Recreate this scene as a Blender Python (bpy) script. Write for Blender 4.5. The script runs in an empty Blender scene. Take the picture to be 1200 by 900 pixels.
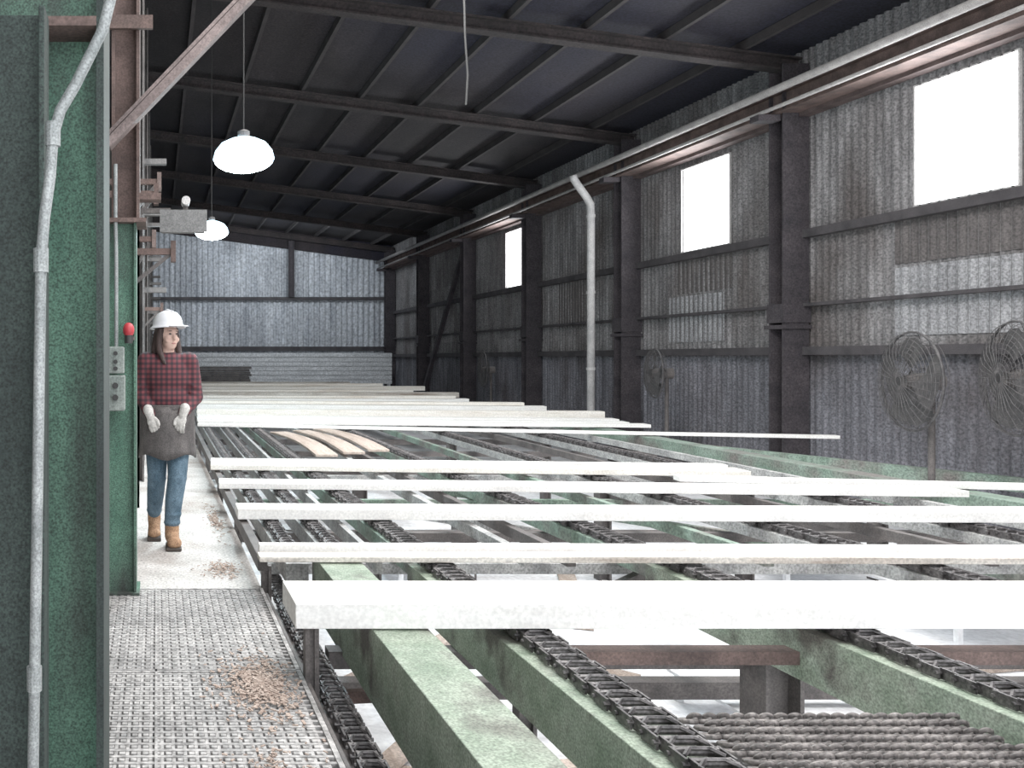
import bpy, math, random
from mathutils import Vector, Matrix
random.seed(7)
scene = bpy.context.scene
scene.view_settings.view_transform = 'Standard'
scene.view_settings.gamma = 1.18
H = 1.43

# ------------------------------------------------------------------ materials
def newmat(name):
    m = bpy.data.materials.new(name); m.use_nodes = True
    nt = m.node_tree
    b = nt.nodes.get('Principled BSDF')
    return m, nt, b

def mat(name, c1, c2=None, scale=4.0, rough=0.7, metal=0.0, bump=0.0, stretch=(1,1,1),
        grain=0.25, grain_scale=90.0, lo=0.35, hi=0.65, zsplit=None, c3=None, c3scale=1.5, c3lo=.55, c3hi=.7, c3stretch=None, sheets=None):
    m, nt, b = newmat(name)
    N, L = nt.nodes, nt.links
    tc = N.new('ShaderNodeTexCoord'); mp = N.new('ShaderNodeMapping')
    mp.inputs['Scale'].default_value = stretch
    L.new(tc.outputs['Object'], mp.inputs['Vector'])
    nz = N.new('ShaderNodeTexNoise'); nz.inputs['Scale'].default_value = scale
    nz.inputs['Detail'].default_value = 6; nz.inputs['Roughness'].default_value = .65
    L.new(mp.outputs[0], nz.inputs['Vector'])
    r = N.new('ShaderNodeValToRGB')
    r.color_ramp.elements[0].position = lo; r.color_ramp.elements[1].position = hi
    r.color_ramp.elements[0].color = (*c1, 1)
    r.color_ramp.elements[1].color = (*(c2 or c1), 1)
    L.new(nz.outputs['Fac'], r.inputs[0])
    col = r.outputs[0]
    if c3:
        n3 = N.new('ShaderNodeTexNoise'); n3.inputs['Scale'].default_value = c3scale
        n3.inputs['Detail'].default_value = 8
        mp3 = N.new('ShaderNodeMapping'); mp3.inputs['Scale'].default_value = c3stretch or stretch
        L.new(tc.outputs['Object'], mp3.inputs['Vector']); L.new(mp3.outputs[0], n3.inputs['Vector'])
        r3 = N.new('ShaderNodeValToRGB')
        r3.color_ramp.elements[0].position = c3lo; r3.color_ramp.elements[1].position = c3hi
        L.new(n3.outputs['Fac'], r3.inputs[0])
        mx = N.new('ShaderNodeMixRGB'); L.new(r3.outputs[0], mx.inputs[0])
        L.new(col, mx.inputs[1]); mx.inputs[2].default_value = (*c3, 1)
        col = mx.outputs[0]
    if sheets:   # sheet-to-sheet tone: (axis, width, amount)
        sx = N.new('ShaderNodeSeparateXYZ'); L.new(tc.outputs['Object'], sx.inputs[0])
        d = N.new('ShaderNodeMath'); d.operation='DIVIDE'; d.inputs[1].default_value = sheets[1]; L.new(sx.outputs[sheets[0]], d.inputs[0])
        fl = N.new('ShaderNodeMath'); fl.operation='FLOOR'; L.new(d.outputs[0], fl.inputs[0])
        d2 = N.new('ShaderNodeMath'); d2.operation='DIVIDE'; d2.inputs[1].default_value = 2.0; L.new(sx.outputs['Z'], d2.inputs[0])
        f2 = N.new('ShaderNodeMath'); f2.operation='FLOOR'; L.new(d2.outputs[0], f2.inputs[0])
        cb = N.new('ShaderNodeCombineXYZ'); L.new(fl.outputs[0], cb.inputs[0]); L.new(f2.outputs[0], cb.inputs[1])
        wn = N.new('ShaderNodeTexWhiteNoise'); wn.noise_dimensions='3D'; L.new(cb.outputs[0], wn.inputs['Vector'])
        mr = N.new('ShaderNodeMapRange'); L.new(wn.outputs['Value'], mr.inputs[0])
        mr.inputs[3].default_value = 1-sheets[2]; mr.inputs[4].default_value = 1+sheets[2]
        vm = N.new('ShaderNodeVectorMath'); vm.operation='SCALE'; L.new(col, vm.inputs[0]); L.new(mr.outputs[0], vm.inputs['Scale'])
        col = vm.outputs[0]
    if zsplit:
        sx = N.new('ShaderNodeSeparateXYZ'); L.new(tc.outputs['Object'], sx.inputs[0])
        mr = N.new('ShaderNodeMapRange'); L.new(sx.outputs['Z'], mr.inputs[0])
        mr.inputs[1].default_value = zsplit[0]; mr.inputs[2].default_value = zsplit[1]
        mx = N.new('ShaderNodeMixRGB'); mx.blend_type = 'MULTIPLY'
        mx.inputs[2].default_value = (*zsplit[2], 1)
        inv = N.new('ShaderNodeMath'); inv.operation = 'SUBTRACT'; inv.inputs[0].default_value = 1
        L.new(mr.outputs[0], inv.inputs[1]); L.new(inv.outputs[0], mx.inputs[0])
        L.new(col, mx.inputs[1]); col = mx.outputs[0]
    if grain > 0:
        g = N.new('ShaderNodeTexNoise'); g.inputs['Scale'].default_value = grain_scale
        g.inputs['Detail'].default_value = 2
        L.new(tc.outputs['Object'], g.inputs['Vector'])
        gr = N.new('ShaderNodeMapRange'); gr.inputs[1].default_value = .3; gr.inputs[2].default_value = .7
        gr.inputs[3].default_value = 1-grain*1.3; gr.inputs[4].default_value = 1+grain*1.2
        L.new(g.outputs['Fac'], gr.inputs[0])
        mx = N.new('ShaderNodeVectorMath'); mx.operation = 'SCALE'
        L.new(col, mx.inputs[0]); L.new(gr.outputs[0], mx.inputs['Scale'])
        col = mx.outputs[0]
    L.new(col, b.inputs['Base Color'])
    b.inputs['Roughness'].default_value = rough; b.inputs['Metallic'].default_value = metal
    if bump > 0:
        bp = N.new('ShaderNodeBump'); bp.inputs['Strength'].default_value = bump
        bp.inputs['Distance'].default_value = .02
        L.new(nz.outputs['Fac'], bp.inputs['Height']); L.new(bp.outputs[0], b.inputs['Normal'])
    return m

def emat(name, c, s):
    m, nt, b = newmat(name)
    b.inputs['Base Color'].default_value = (*c, 1)
    b.inputs['Emission Color'].default_value = (*c, 1)
    b.inputs['Emission Strength'].default_value = s
    return m

M = {}
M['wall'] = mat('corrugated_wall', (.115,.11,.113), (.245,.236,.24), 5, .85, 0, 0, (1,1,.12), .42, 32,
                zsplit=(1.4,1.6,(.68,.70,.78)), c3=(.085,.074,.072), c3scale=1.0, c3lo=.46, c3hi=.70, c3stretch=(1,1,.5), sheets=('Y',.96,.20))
M['backwall'] = mat('corrugated_back_wall', (.34,.36,.40), (.55,.57,.61), 3, .85, 0, 0, (1,1,.15), .30, 10, sheets=('X',.96,.15))
M['leftwall'] = mat('left_wall_metal', (.03,.035,.03), (.08,.08,.07), 1.5, .8)
M['stain'] = mat('dark_stained_sheet', (.060,.053,.053), (.105,.094,.092), 4, .85, 0, 0, (1,1,.2), .35, 40)
M['palesheet'] = mat('pale_grey_sheet', (.19,.19,.20), (.33,.33,.342), 4, .85, 0, 0, (1,1,.15), .38, 40)
M['barrier'] = mat('pale_plank_paint', (.46,.47,.49), (.66,.67,.69), 3, .85, 0, 0, (.4,1,3), .25, 20)
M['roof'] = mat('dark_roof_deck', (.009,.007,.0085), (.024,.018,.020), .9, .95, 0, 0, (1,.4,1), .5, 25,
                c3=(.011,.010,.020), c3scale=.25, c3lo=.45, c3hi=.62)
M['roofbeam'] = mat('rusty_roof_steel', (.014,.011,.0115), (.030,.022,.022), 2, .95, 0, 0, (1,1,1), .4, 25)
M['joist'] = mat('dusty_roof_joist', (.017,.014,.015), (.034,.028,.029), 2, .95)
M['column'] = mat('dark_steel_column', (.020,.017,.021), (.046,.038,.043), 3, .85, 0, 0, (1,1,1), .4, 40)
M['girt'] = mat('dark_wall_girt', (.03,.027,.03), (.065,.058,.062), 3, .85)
M['rail'] = mat('pale_dusty_pipe', (.26,.245,.24), (.40,.375,.365), 5, .7)
M['red'] = mat('red_oxide_steel', (.06,.04,.038), (.12,.085,.08), 4, .85)
M['whitepipe'] = mat('white_painted_duct', (.46,.45,.45), (.66,.64,.63), 5, .7)
M['green'] = mat('worn_green_paint', (.10,.155,.115), (.21,.28,.23), 3, .7, 0, 0, (1,1,1), .35, 50,
                 c3=(.13,.12,.11), c3scale=2.2, c3lo=.48, c3hi=.66)
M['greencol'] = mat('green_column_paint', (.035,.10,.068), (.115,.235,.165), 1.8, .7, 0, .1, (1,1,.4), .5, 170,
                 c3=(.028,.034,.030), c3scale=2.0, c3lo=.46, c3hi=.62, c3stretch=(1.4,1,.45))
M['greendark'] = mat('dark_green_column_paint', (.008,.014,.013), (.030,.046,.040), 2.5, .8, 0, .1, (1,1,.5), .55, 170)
M['greenbeam'] = mat('dusty_green_beam', (.17,.225,.16), (.35,.40,.32), 4, .75, 0, .15, (1,1,1), .35, 110,
                 c3=(.10,.095,.08), c3scale=3.6, c3lo=.50, c3hi=.64)
M['rust'] = mat('rust_brown_steel', (.055,.036,.032), (.14,.092,.08), 4, .85, 0, .1)
M['tan'] = mat('pinkish_brown_brace', (.11,.083,.08), (.25,.195,.185), 5, .85)
M['chain'] = mat('dark_chain_steel', (.028,.025,.026), (.13,.12,.12), 12, .45, .35, 0, (1,1,1), .5, 70)
M['mat'] = mat('worn_grey_brown_chain', (.055,.047,.045), (.20,.18,.17), 12, .55, .2, 0, (1,1,1), .5, 70)
M['dark'] = mat('dark_oily_steel', (.045,.04,.04), (.13,.115,.11), 4, .7, .1)
M['grey'] = mat('grey_steel_rail', (.22,.22,.22), (.43,.43,.42), 6, .65, .1, 0, (1,1,1), .35, 60)
M['conduit'] = mat('galvanised_conduit', (.18,.20,.20), (.36,.38,.38), 8, .5, .2, 0, (1,1,1), .3, 200)
M['wood'] = mat('pale_sawn_wood', (.80,.78,.745), (.92,.91,.885), 3, .8, 0, .05, (.35,6,6), .10, 60)
M['wood2'] = mat('yellow_sawn_wood', (.72,.67,.595), (.87,.835,.78), 3, .8, 0, .05, (.35,6,6), .12, 60,
                 c3=(.50,.40,.31), c3scale=.8, c3lo=.60, c3hi=.72)
M['wooddirty'] = mat('weathered_dirty_wood', (.40,.34,.29), (.80,.77,.71), 2.5, .85, 0, .1, (.5,5,5), .2, 60,
                 c3=(.22,.16,.12), c3scale=1.2, c3lo=.56, c3hi=.70)
M['woodend'] = mat('tan_weathered_wood', (.34,.26,.21), (.54,.44,.38), 3, .85, 0, .1, (4,.4,4), .25, 60)
M['concrete'] = mat('dusty_concrete', (.40,.38,.36), (.62,.60,.58), 2.2, .9, 0, .3, (1,1,1), .35, 60,
                    c3=(.30,.26,.235), c3scale=1.4, c3lo=.50, c3hi=.68)
M['lower'] = mat('pale_lower_floor', (.76,.77,.80), (.92,.93,.95), .9, .8, 0, .1, (1,4,1), .12, 25,
                 c3=(.55,.54,.55), c3scale=.8, c3lo=.62, c3hi=.72)
M['grate'] = mat('worn_tread_steel', (.24,.232,.228), (.40,.385,.375), 2.2, .8, 0, 0, (1,1,1), .4, 40)
M['gratebase'] = mat('sawdust_under_grating', (.24,.225,.215), (.42,.40,.385), 2.0, .9, 0, 0, (1,1,1), .35, 60)
M['chips'] = mat('wood_chip', (.28,.20,.16), (.48,.38,.32), 30, .9)
M['skin'] = mat('skin', (.60,.37,.30), (.70,.46,.38), 10, .5, 0, 0, (1,1,1), .04)
M['hair'] = mat('dark_brown_hair', (.022,.012,.011), (.06,.034,.03), 30, .7, 0, .3, (5,5,.5), .1)
M['hat'] = mat('white_hard_hat_shell', (.78,.79,.84), (.86,.87,.9), 10, .35, 0, 0, (1,1,1), .03)
M['glove'] = mat('off_white_work_glove', (.42,.40,.38), (.68,.66,.63), 25, .9, 0, .2, (1,1,1), .15)
M['jean'] = mat('faded_blue_denim', (.032,.07,.105), (.105,.17,.23), 12, .9, 0, .1, (1,1,.4), .35, 150)
M['apron'] = mat('dark_leather_apron', (.045,.04,.04), (.12,.108,.105), 8, .8, 0, .1, (1,1,.4), .3, 120)
M['boot'] = mat('tan_leather_boot', (.24,.125,.065), (.44,.26,.15), 15, .85, 0, .1, (1,1,1), .3, 100)
M['sole'] = mat('dark_boot_sole', (.04,.03,.025), None, 5, .8)
M['lip'] = mat('lip', (.42,.17,.15), None, 5, .5, grain=0)
M['eye'] = mat('dark_eye', (.03,.02,.02), None, 5, .3, grain=0)
M['box'] = mat('grey_green_enclosure', (.16,.195,.18), (.26,.29,.27), 6, .7)
M['darkbox'] = mat('dull_dark_enclosure', (.12,.12,.12), (.20,.20,.20), 6, .8)
M['blackp'] = mat('black_plastic', (.02,.02,.02), None, 5, .5)
M['redp'] = mat('red_signal_plastic', (.45,.03,.04), None, 5, .5, grain=.05)
M['fan'] = mat('dusty_fan_wire', (.035,.033,.035), (.10,.094,.095), 10, .8)
M['fanblade'] = mat('dark_fan_blade', (.04,.038,.04), (.09,.085,.085), 6, .8)
M['win'] = emat('daylit_window_panel', (.97,.98,1), 6.0)
M['lens'] = emat('glowing_lamp_lens', (.80,.95,1), 30)
M['shade'] = emat('glowing_acrylic_shade', (.60,.84,1.0), 3.0)

def plaid():
    m, nt, b = newmat('red_plaid_flannel'); N, L = nt.nodes, nt.links
    tc = N.new('ShaderNodeTexCoord'); sx = N.new('ShaderNodeSeparateXYZ')
    L.new(tc.outputs['Object'], sx.inputs[0])
    def band(sock, per, thr):
        a = N.new('ShaderNodeMath'); a.operation = 'DIVIDE'; a.inputs[1].default_value = per
        L.new(sock, a.inputs[0])
        f = N.new('ShaderNodeMath'); f.operation = 'FRACT'; L.new(a.outputs[0], f.inputs[0])
        g = N.new('ShaderNodeMath'); g.operation = 'GREATER_THAN'; g.inputs[1].default_value = thr
        L.new(f.outputs[0], g.inputs[0]); return g.outputs[0]
    h = band(sx.outputs['X'], .040, .5); v = band(sx.outputs['Z'], .040, .5)
    s = N.new('ShaderNodeMath'); s.operation = 'ADD'; L.new(h, s.inputs[0]); L.new(v, s.inputs[1])
    d = N.new('ShaderNodeMath'); d.operation = 'DIVIDE'; d.inputs[1].default_value = 2; L.new(s.outputs[0], d.inputs[0])
    r = N.new('ShaderNodeValToRGB'); r.color_ramp.interpolation = 'CONSTANT'
    e = r.color_ramp.elements; e[0].position = 0; e[0].color = (.150,.034,.042,1)
    e[1].position = .4; e[1].color = (.062,.018,.024,1)
    k = e.new(.9); k.color = (.020,.012,.018,1)
    L.new(d.outputs[0], r.inputs[0]); L.new(r.outputs[0], b.inputs['Base Color'])
    b.inputs['Roughness'].default_value = .9
    return m
M['plaid'] = plaid()

# ------------------------------------------------------------------ mesh tools
class MB:
    def __init__(s): s.v = []; s.f = []
    def box(s, x0,x1,y0,y1,z0,z1):
        b = len(s.v)
        s.v += [(x0,y0,z0),(x1,y0,z0),(x1,y1,z0),(x0,y1,z0),(x0,y0,z1),(x1,y0,z1),(x1,y1,z1),(x0,y1,z1)]
        s.f += [tuple(b+i for i in q) for q in ((0,3,2,1),(4,5,6,7),(0,1,5,4),(1,2,6,5),(2,3,7,6),(3,0,4,7))]
        return s
    def hexa(s, pts):
        b = len(s.v); s.v += [tuple(p) for p in pts]
        s.f += [tuple(b+i for i in q) for q in ((0,3,2,1),(4,5,6,7),(0,1,5,4),(1,2,6,5),(2,3,7,6),(3,0,4,7))]
        return s
    def bar(s, p0, p1, w, h, up=(0,0,1)):
        p0, p1 = Vector(p0), Vector(p1); d = (p1-p0).normalized()
        u = Vector(up); side = d.cross(u)
        if side.length < 1e-4: side = d.cross(Vector((0,1,0)))
        side.normalize(); u = side.cross(d).normalized()
        a, c = side*w/2, u*h/2
        s.hexa([p0-a-c, p0+a-c, p1+a-c, p1-a-c, p0-a+c, p0+a+c, p1+a+c, p1-a+c]); return s
    def tube(s, pts, r, seg=12, caps=True):
        pts = [Vector(p) for p in pts]; n = len(pts)
        rr = r if isinstance(r, (list,tuple)) else [r]*n
        b = len(s.v); ref = None
        for i, p in enumerate(pts):
            t = (pts[min(i+1,n-1)]-pts[max(i-1,0)]).normalized()
            if ref is None:
                ref = Vector((0,0,1)) if abs(t.z) < .9 else Vector((0,1,0))
            x = t.cross(ref).normalized(); y = x.cross(t).normalized(); ref = y
            for k in range(seg):
                a = 2*math.pi*k/seg
                s.v.append(tuple(p + (x*math.cos(a)+y*math.sin(a))*rr[i]))
        for i in range(n-1):
            for k in range(seg):
                k2 = (k+1) % seg
                s.f.append((b+i*seg+k, b+i*seg+k2, b+(i+1)*seg+k2, b+(i+1)*seg+k))
        if caps:
            s.f.append(tuple(b+k for k in range(seg))[::-1]); s.f.append(tuple(b+(n-1)*seg+k for k in range(seg)))
        return s
    def ring(s, c, axis, R, r, seg=40, ts=5, a0=0, a1=2*math.pi):
        axis = Vector(axis).normalized(); c = Vector(c)
        ref = Vector((0,0,1)) if abs(axis.z) < .9 else Vector((1,0,0))
        x = axis.cross(ref).normalized(); y = x.cross(axis)
        full = abs(a1-a0-2*math.pi) < 1e-6
        n = seg if full else seg+1
        b = len(s.v)
        for i in range(n):
            a = a0+(a1-a0)*i/seg; d = x*math.cos(a)+y*math.sin(a)
            for k in range(ts):
                t = 2*math.pi*k/ts
                s.v.append(tuple(c+d*(R+r*math.cos(t))+axis*r*math.sin(t)))
        for i in range(seg):
            j = (i+1) % n
            for k in range(ts):
                k2 = (k+1) % ts
                s.f.append((b+i*ts+k, b+j*ts+k, b+j*ts+k2, b+i*ts+k2))
        return s
    def ell(s, c, r, seg=16, rings=10, rot=None):
        b = len(s.v); c = Vector(c)
        if not isinstance(r,(tuple,list)): r = (r,r,r)
        R = rot or Matrix.Identity(3)
        def P(v): return tuple(c + R @ Vector(v))
        s.v.append(P((0,0,r[2])))
        for i in range(1, rings):
            t = math.pi*i/rings
            for k in range(seg):
                a = 2*math.pi*k/seg
                s.v.append(P((r[0]*math.sin(t)*math.cos(a), r[1]*math.sin(t)*math.sin(a), r[2]*math.cos(t))))
        s.v.append(P((0,0,-r[2]))); last = len(s.v)-1
        for k in range(seg):
            k2 = (k+1)%seg
            s.f.append((b, b+1+k, b+1+k2))
            s.f.append((last, b+1+(rings-2)*seg+k2, b+1+(rings-2)*seg+k))
            for i in range(rings-2):
                s.f.append((b+1+i*seg+k, b+1+(i+1)*seg+k, b+1+(i+1)*seg+k2, b+1+i*seg+k2))
        return s
    def cap(s, p0, r0, p1, r1):
        s.ell(p0, r0, 14, 8); s.ell(p1, r1, 14, 8); s.tube([p0,p1],[r0,r1],14); return s
    def chainp(s, pr):
        for (a,ra),(b,rb) in zip(pr, pr[1:]): s.cap(a,ra,b,rb)
        return s
    def lathe(s, c, prof, seg=32, sy=1.0):
        b = len(s.v); c = Vector(c)
        for (r,z) in prof:
            for k in range(seg):
                a = 2*math.pi*k/seg
                s.v.append(tuple(c+Vector((r*math.cos(a), sy*r*math.sin(a), z))))
        for i in range(len(prof)-1):
            for k in range(seg):
                k2 = (k+1)%seg
                s.f.append((b+i*seg+k, b+i*seg+k2, b+(i+1)*seg+k2, b+(i+1)*seg+k))
        return s

def obj(name, mb, material, parent=None, smooth=False, bevel=0, xf=None, origin=True):
    vs = mb.v
    if xf is not None: vs = [tuple(xf @ Vector(v)) for v in vs]
    loc = Vector((0,0,0))
    if origin:
        xs=[v[0] for v in vs]; ys=[v[1] for v in vs]; zs=[v[2] for v in vs]
        loc = Vector(((min(xs)+max(xs))/2,(min(ys)+max(ys))/2,min(zs)))
    me = bpy.data.meshes.new(name)
    me.from_pydata([tuple(Vector(v)-loc) for v in vs], [], mb.f); me.update()
    if smooth: me.shade_smooth()
    me.materials.append(M[material])
    o = bpy.data.objects.new(name, me); scene.collection.objects.link(o)
    o.location = loc
    if parent is not None:
        o.parent = parent; o.location = loc - parent.location
    if bevel:
        bm = o.modifiers.new('bevel','BEVEL'); bm.width = bevel; bm.segments = 2; bm.limit_method='ANGLE'
    return o

def empty(name, loc):
    o = bpy.data.objects.new(name, None); o.empty_display_size = .1
    scene.collection.objects.link(o); o.location = loc; return o

def tag(o, label, category, group=None):
    o['label'] = label; o['category'] = category
    if group: o['group'] = group
    return o
def struct(o): o['kind'] = 'structure'; return o

def voxel(name, mb, material, vs, parent, sm=4, xf=None):
    o = obj(name, mb, material, None, xf=xf, origin=False)
    r = o.modifiers.new('r','REMESH'); r.mode='VOXEL'; r.voxel_size = vs; r.use_smooth_shade = True
    s = o.modifiers.new('s','SMOOTH'); s.factor=.5; s.iterations = sm
    bpy.context.view_layer.update()
    dg = bpy.context.evaluated_depsgraph_get()
    me = bpy.data.meshes.new_from_object(o.evaluated_get(dg))
    me.shade_smooth()
    o.modifiers.clear(); o.data = me
    if not me.materials: me.materials.append(M[material])
    o.parent = parent
    return o

# ------------------------------------------------------------------ camera
cd = bpy.data.cameras.new('camera'); cam = bpy.data.objects.new('camera', cd)
scene.collection.objects.link(cam); scene.camera = cam
cam.location = (0,0,H); cam.rotation_euler = (math.pi/2,0,0)
cd.sensor_width = 36; cd.lens = 30; cd.shift_x = .3475; cd.shift_y = -.025
cd.clip_start = .05; cd.clip_end = 200

# ------------------------------------------------------------------ shell
WX = 10.4; BY = 37.5; LZ = -.8
def roofz(x): return H+4.95+.13*(WX-x)
def corrug(name, axis, const, a0, a1, z0, z1, holes, pitch, depth, material, ztop=None):
    mb = MB(); n = int((a1-a0)/(pitch/4)); off = [0,0,depth,depth]
    for i in range(n):
        a, b = a0+i*pitch/4, a0+(i+1)*pitch/4
        oa, ob = off[i%4], off[(i+1)%4]; mid = (a+b)/2
        zt = ztop(mid) if ztop else z1
        segs = [(z0, zt)]
        for (h0,h1,hz0,hz1) in holes:
            if h0 <= mid <= h1: segs = [(z0,hz0),(hz1,zt)]
        for (s0,s1) in segs:
            k = len(mb.v)
            if axis == 'y': mb.v += [(const+oa,a,s0),(const+ob,b,s0),(const+ob,b,s1),(const+oa,a,s1)]
            else: mb.v += [(a,const+oa,s0),(b,const+ob,s0),(b,const+ob,s1),(a,const+oa,s1)]
            mb.f.append((k,k+1,k+2,k+3))
    return obj(name, mb, material, origin=False)
wins = [(10.3,11.7),(15.5,16.9),(23.9,25.4)]
wz0, wz1 = H+2.10, H+3.72
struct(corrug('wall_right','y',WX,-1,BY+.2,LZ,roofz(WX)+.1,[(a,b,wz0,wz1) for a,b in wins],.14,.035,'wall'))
struct(corrug('wall_back','x',BY,-1.3,WX+.1,LZ,0,[],.24,.06,'backwall',ztop=lambda x: roofz(x)+.05))
struct(corrug('wall_left','y',-1.3,-1,BY+.2,LZ,roofz(-1.3)+.05,[],.2,.03,'leftwall'))
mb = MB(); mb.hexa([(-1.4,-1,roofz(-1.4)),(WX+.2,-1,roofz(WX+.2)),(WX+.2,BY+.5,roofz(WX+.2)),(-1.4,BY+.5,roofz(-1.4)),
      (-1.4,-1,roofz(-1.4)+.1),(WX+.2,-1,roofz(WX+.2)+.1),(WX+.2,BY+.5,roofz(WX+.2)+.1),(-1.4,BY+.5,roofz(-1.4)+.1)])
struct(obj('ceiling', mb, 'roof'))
struct(obj('floor', MB().box(.66,WX+.1,-1,BY,LZ-.1,LZ), 'lower'))
struct(obj('floor', MB().box(-1.35,.66,5.3,BY,-.9,0), 'concrete', bevel=.01))
struct(obj('floor', MB().box(-1.35,.66,-1,5.3,-.9,-.035), 'gratebase'))
mb = MB(); mb.hexa([(-1.25,BY-.12,roofz(-1.25)-.75),(WX-.06,BY-.12,roofz(WX)-.75),(WX-.06,BY-.06,roofz(WX)-.75),(-1.25,BY-.06,roofz(-1.25)-.75),
      (-1.25,BY-.12,roofz(-1.25)-.01),(WX-.06,BY-.12,roofz(WX)-.01),(WX-.06,BY-.06,roofz(WX)-.01),(-1.25,BY-.06,roofz(-1.25)-.01)])
struct(obj('lit_gap_cover_1', mb, 'roof'))  # dark plate added to hide the lit strip between end beam and roof
for i,(a,b) in enumerate(wins):
    w = empty('window_%d'%(i+1), (WX, (a+b)/2, wz0)); struct(w)
    obj('pane', MB().box(WX+.05,WX+.06,a,b,wz0,wz1), 'win', w)
    f = MB()
    f.box(WX+.0,WX+.08,a-.02,a,wz0-.02,wz1+.02).box(WX+.0,WX+.08,b,b+.02,wz0-.02,wz1+.02)
    f.box(WX+.0,WX+.08,a,b,wz0-.02,wz0).box(WX+.0,WX+.08,a,b,wz1,wz1+.02)
    obj('frame', f, 'whitepipe', w)

for (y0,y1,z0,z1,mt,lb) in [(9.2,12.0,2.75,3.45,'stain','dark stained metal patch under the window'),
                     (9.2,12.0,1.75,2.70,'palesheet','pale grey replacement metal sheet on the wall'),
                     (15.4,17.2,2.7,3.35,'stain','dark stained metal patch under the window'),
                     (15.6,17.4,1.75,2.65,'palesheet','pale grey replacement metal sheet on the wall'),
                     (20.3,22.2,2.2,3.4,'stain','dark stained metal patch beside the duct')]:
    mb = MB(); y=y0
    n=int((y1-y0)/.14)
    for i in range(n*4):
        off=[0,0,.03,.03]; a=y0+i*.035; b=a+.035; k=len(mb.v)
        mb.v += [(WX-.012+off[i%4],a,z0),(WX-.012+off[(i+1)%4],b,z0),(WX-.012+off[(i+1)%4],b,z1),(WX-.012+off[i%4],a,z1)]
        mb.f.append((k,k+1,k+2,k+3))
    tag(obj('wall_patch_sheet', mb, mt), lb, 'metal sheet', 'patched wall sheets')

colY = [9.0,13.7,18.4,23.1,27.8,32.5,37.1]
def hcolumn(x0,x1,y0,y1,z0,z1,t=.03):
    mb = MB(); mb.box(x0,x0+t,y0,y1,z0,z1); mb.box(x1-t,x1,y0,y1,z0,z1)
    mb.box(x0+t,x1-t,(y0+y1)/2-.012,(y0+y1)/2+.012,z0,z1); return mb
for y in colY:
    mb = MB()
    mb.box(9.95,10.36,y-.16,y-.13,LZ,roofz(10)-.32); mb.box(9.95,10.36,y+.13,y+.16,LZ,roofz(10)-.32)
    mb.box(10.14,10.17,y-.13,y+.13,LZ,roofz(10)-.32)
    mb.box(9.90,10.38,y-.2,y+.2,1.90,1.96); mb.box(9.93,10.38,y-.18,y+.18,2.0,2.3)
    mb.box(9.85,10.38,y-.22,y+.22,LZ,LZ+.04)
    mb.box(9.60,9.96,y-.1,y+.1,5.22,5.32)
    tag(obj('steel_column', mb, 'column'), 'dark flanged steel column against the corrugated wall', 'column', 'wall columns')
for z,h in [(H+1.98,.13),(H+.12,.13),(H+.85,.05)]:
    tag(obj('wall_girt', MB().box(10.25,10.385,-1,BY-.1,z-h/2,z+h/2), 'girt'), 'long dark steel girt along the corrugated wall', 'girt', 'wall girts')
tag(obj('wall_girt', MB().box(10.2,10.38,-1,BY-.1,H+3.84,H+3.90).box(10.35,10.38,-1,BY-.1,H+3.90,H+4.05), 'red'), 'red oxide steel angle above the windows', 'girt', 'wall girts')
tag(obj('diagonal_brace', MB().bar((10.1,28.1,4.9),(10.1,32.2,.2),.12,.14), 'column'), 'dark diagonal steel brace between wall columns', 'brace')
mb = MB(); mb.box(9.85,10.2,-1,BY-.1,5.66,5.69).box(9.85,10.2,-1,BY-.1,5.33,5.36).box(10.0,10.03,-1,BY-.1,5.36,5.66)
tag(obj('eave_beam', mb, 'rust'), 'long rusty steel beam carried on the wall columns', 'beam')
tag(obj('pipe', MB().tube([(9.65,-1,5.62),(9.65,18,5.62),(9.65,BY-.1,5.62)],.06,12), 'rail', smooth=True), 'pale dusty pipe running along the eave beam', 'pipe')
tag(obj('pipe', MB().tube([(9.7,-1,5.36),(9.7,BY-.1,5.36)],.03,10), 'rail', smooth=True), 'thin grey pipe under the eave beam', 'pipe')
e = empty('downpipe',(9.67,19.0,LZ)); tag(e,'white painted vertical duct with elbow near a column','duct')
pts=[(9.28,19.0,5.50),(9.30,19.0,5.42),(9.38,19.0,5.30),(9.58,19.0,5.02),(9.67,19.0,4.86),(9.68,19.0,4.6),(9.68,19.0,LZ)]
obj('duct', MB().tube(pts,.080,16), 'whitepipe', e, smooth=True)
for z in (4.6,2.9,1.2): obj('collar', MB().tube([(9.68,19.0,z-.03),(9.68,19.0,z+.03)],.095,16), 'whitepipe', e)

for y in [13.7,18.4,23.1,27.8,32.5,37.0]:
    mb = MB()
    for dz0,dz1,w in ((-.03,0,.10),(-.20,-.03,.015),(-.23,-.20,.10)):
        x0,x1=-1.2,10.3
        mb.hexa([(x0,y-w,roofz(x0)+dz0-.16),(x1,y-w,roofz(x1)+dz0-.16),(x1,y+w,roofz(x1)+dz0-.16),(x0,y+w,roofz(x0)+dz0-.16),
                 (x0,y-w,roofz(x0)+dz1-.16),(x1,y-w,roofz(x1)+dz1-.16),(x1,y+w,roofz(x1)+dz1-.16),(x0,y+w,roofz(x0)+dz1-.16)])
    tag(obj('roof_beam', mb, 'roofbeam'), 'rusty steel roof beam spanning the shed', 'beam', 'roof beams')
x=-.6
while x<10.2:
    z=roofz(x)
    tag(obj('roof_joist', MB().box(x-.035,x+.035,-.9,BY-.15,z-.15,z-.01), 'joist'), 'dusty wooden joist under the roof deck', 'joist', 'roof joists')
    x+=1.25

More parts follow.
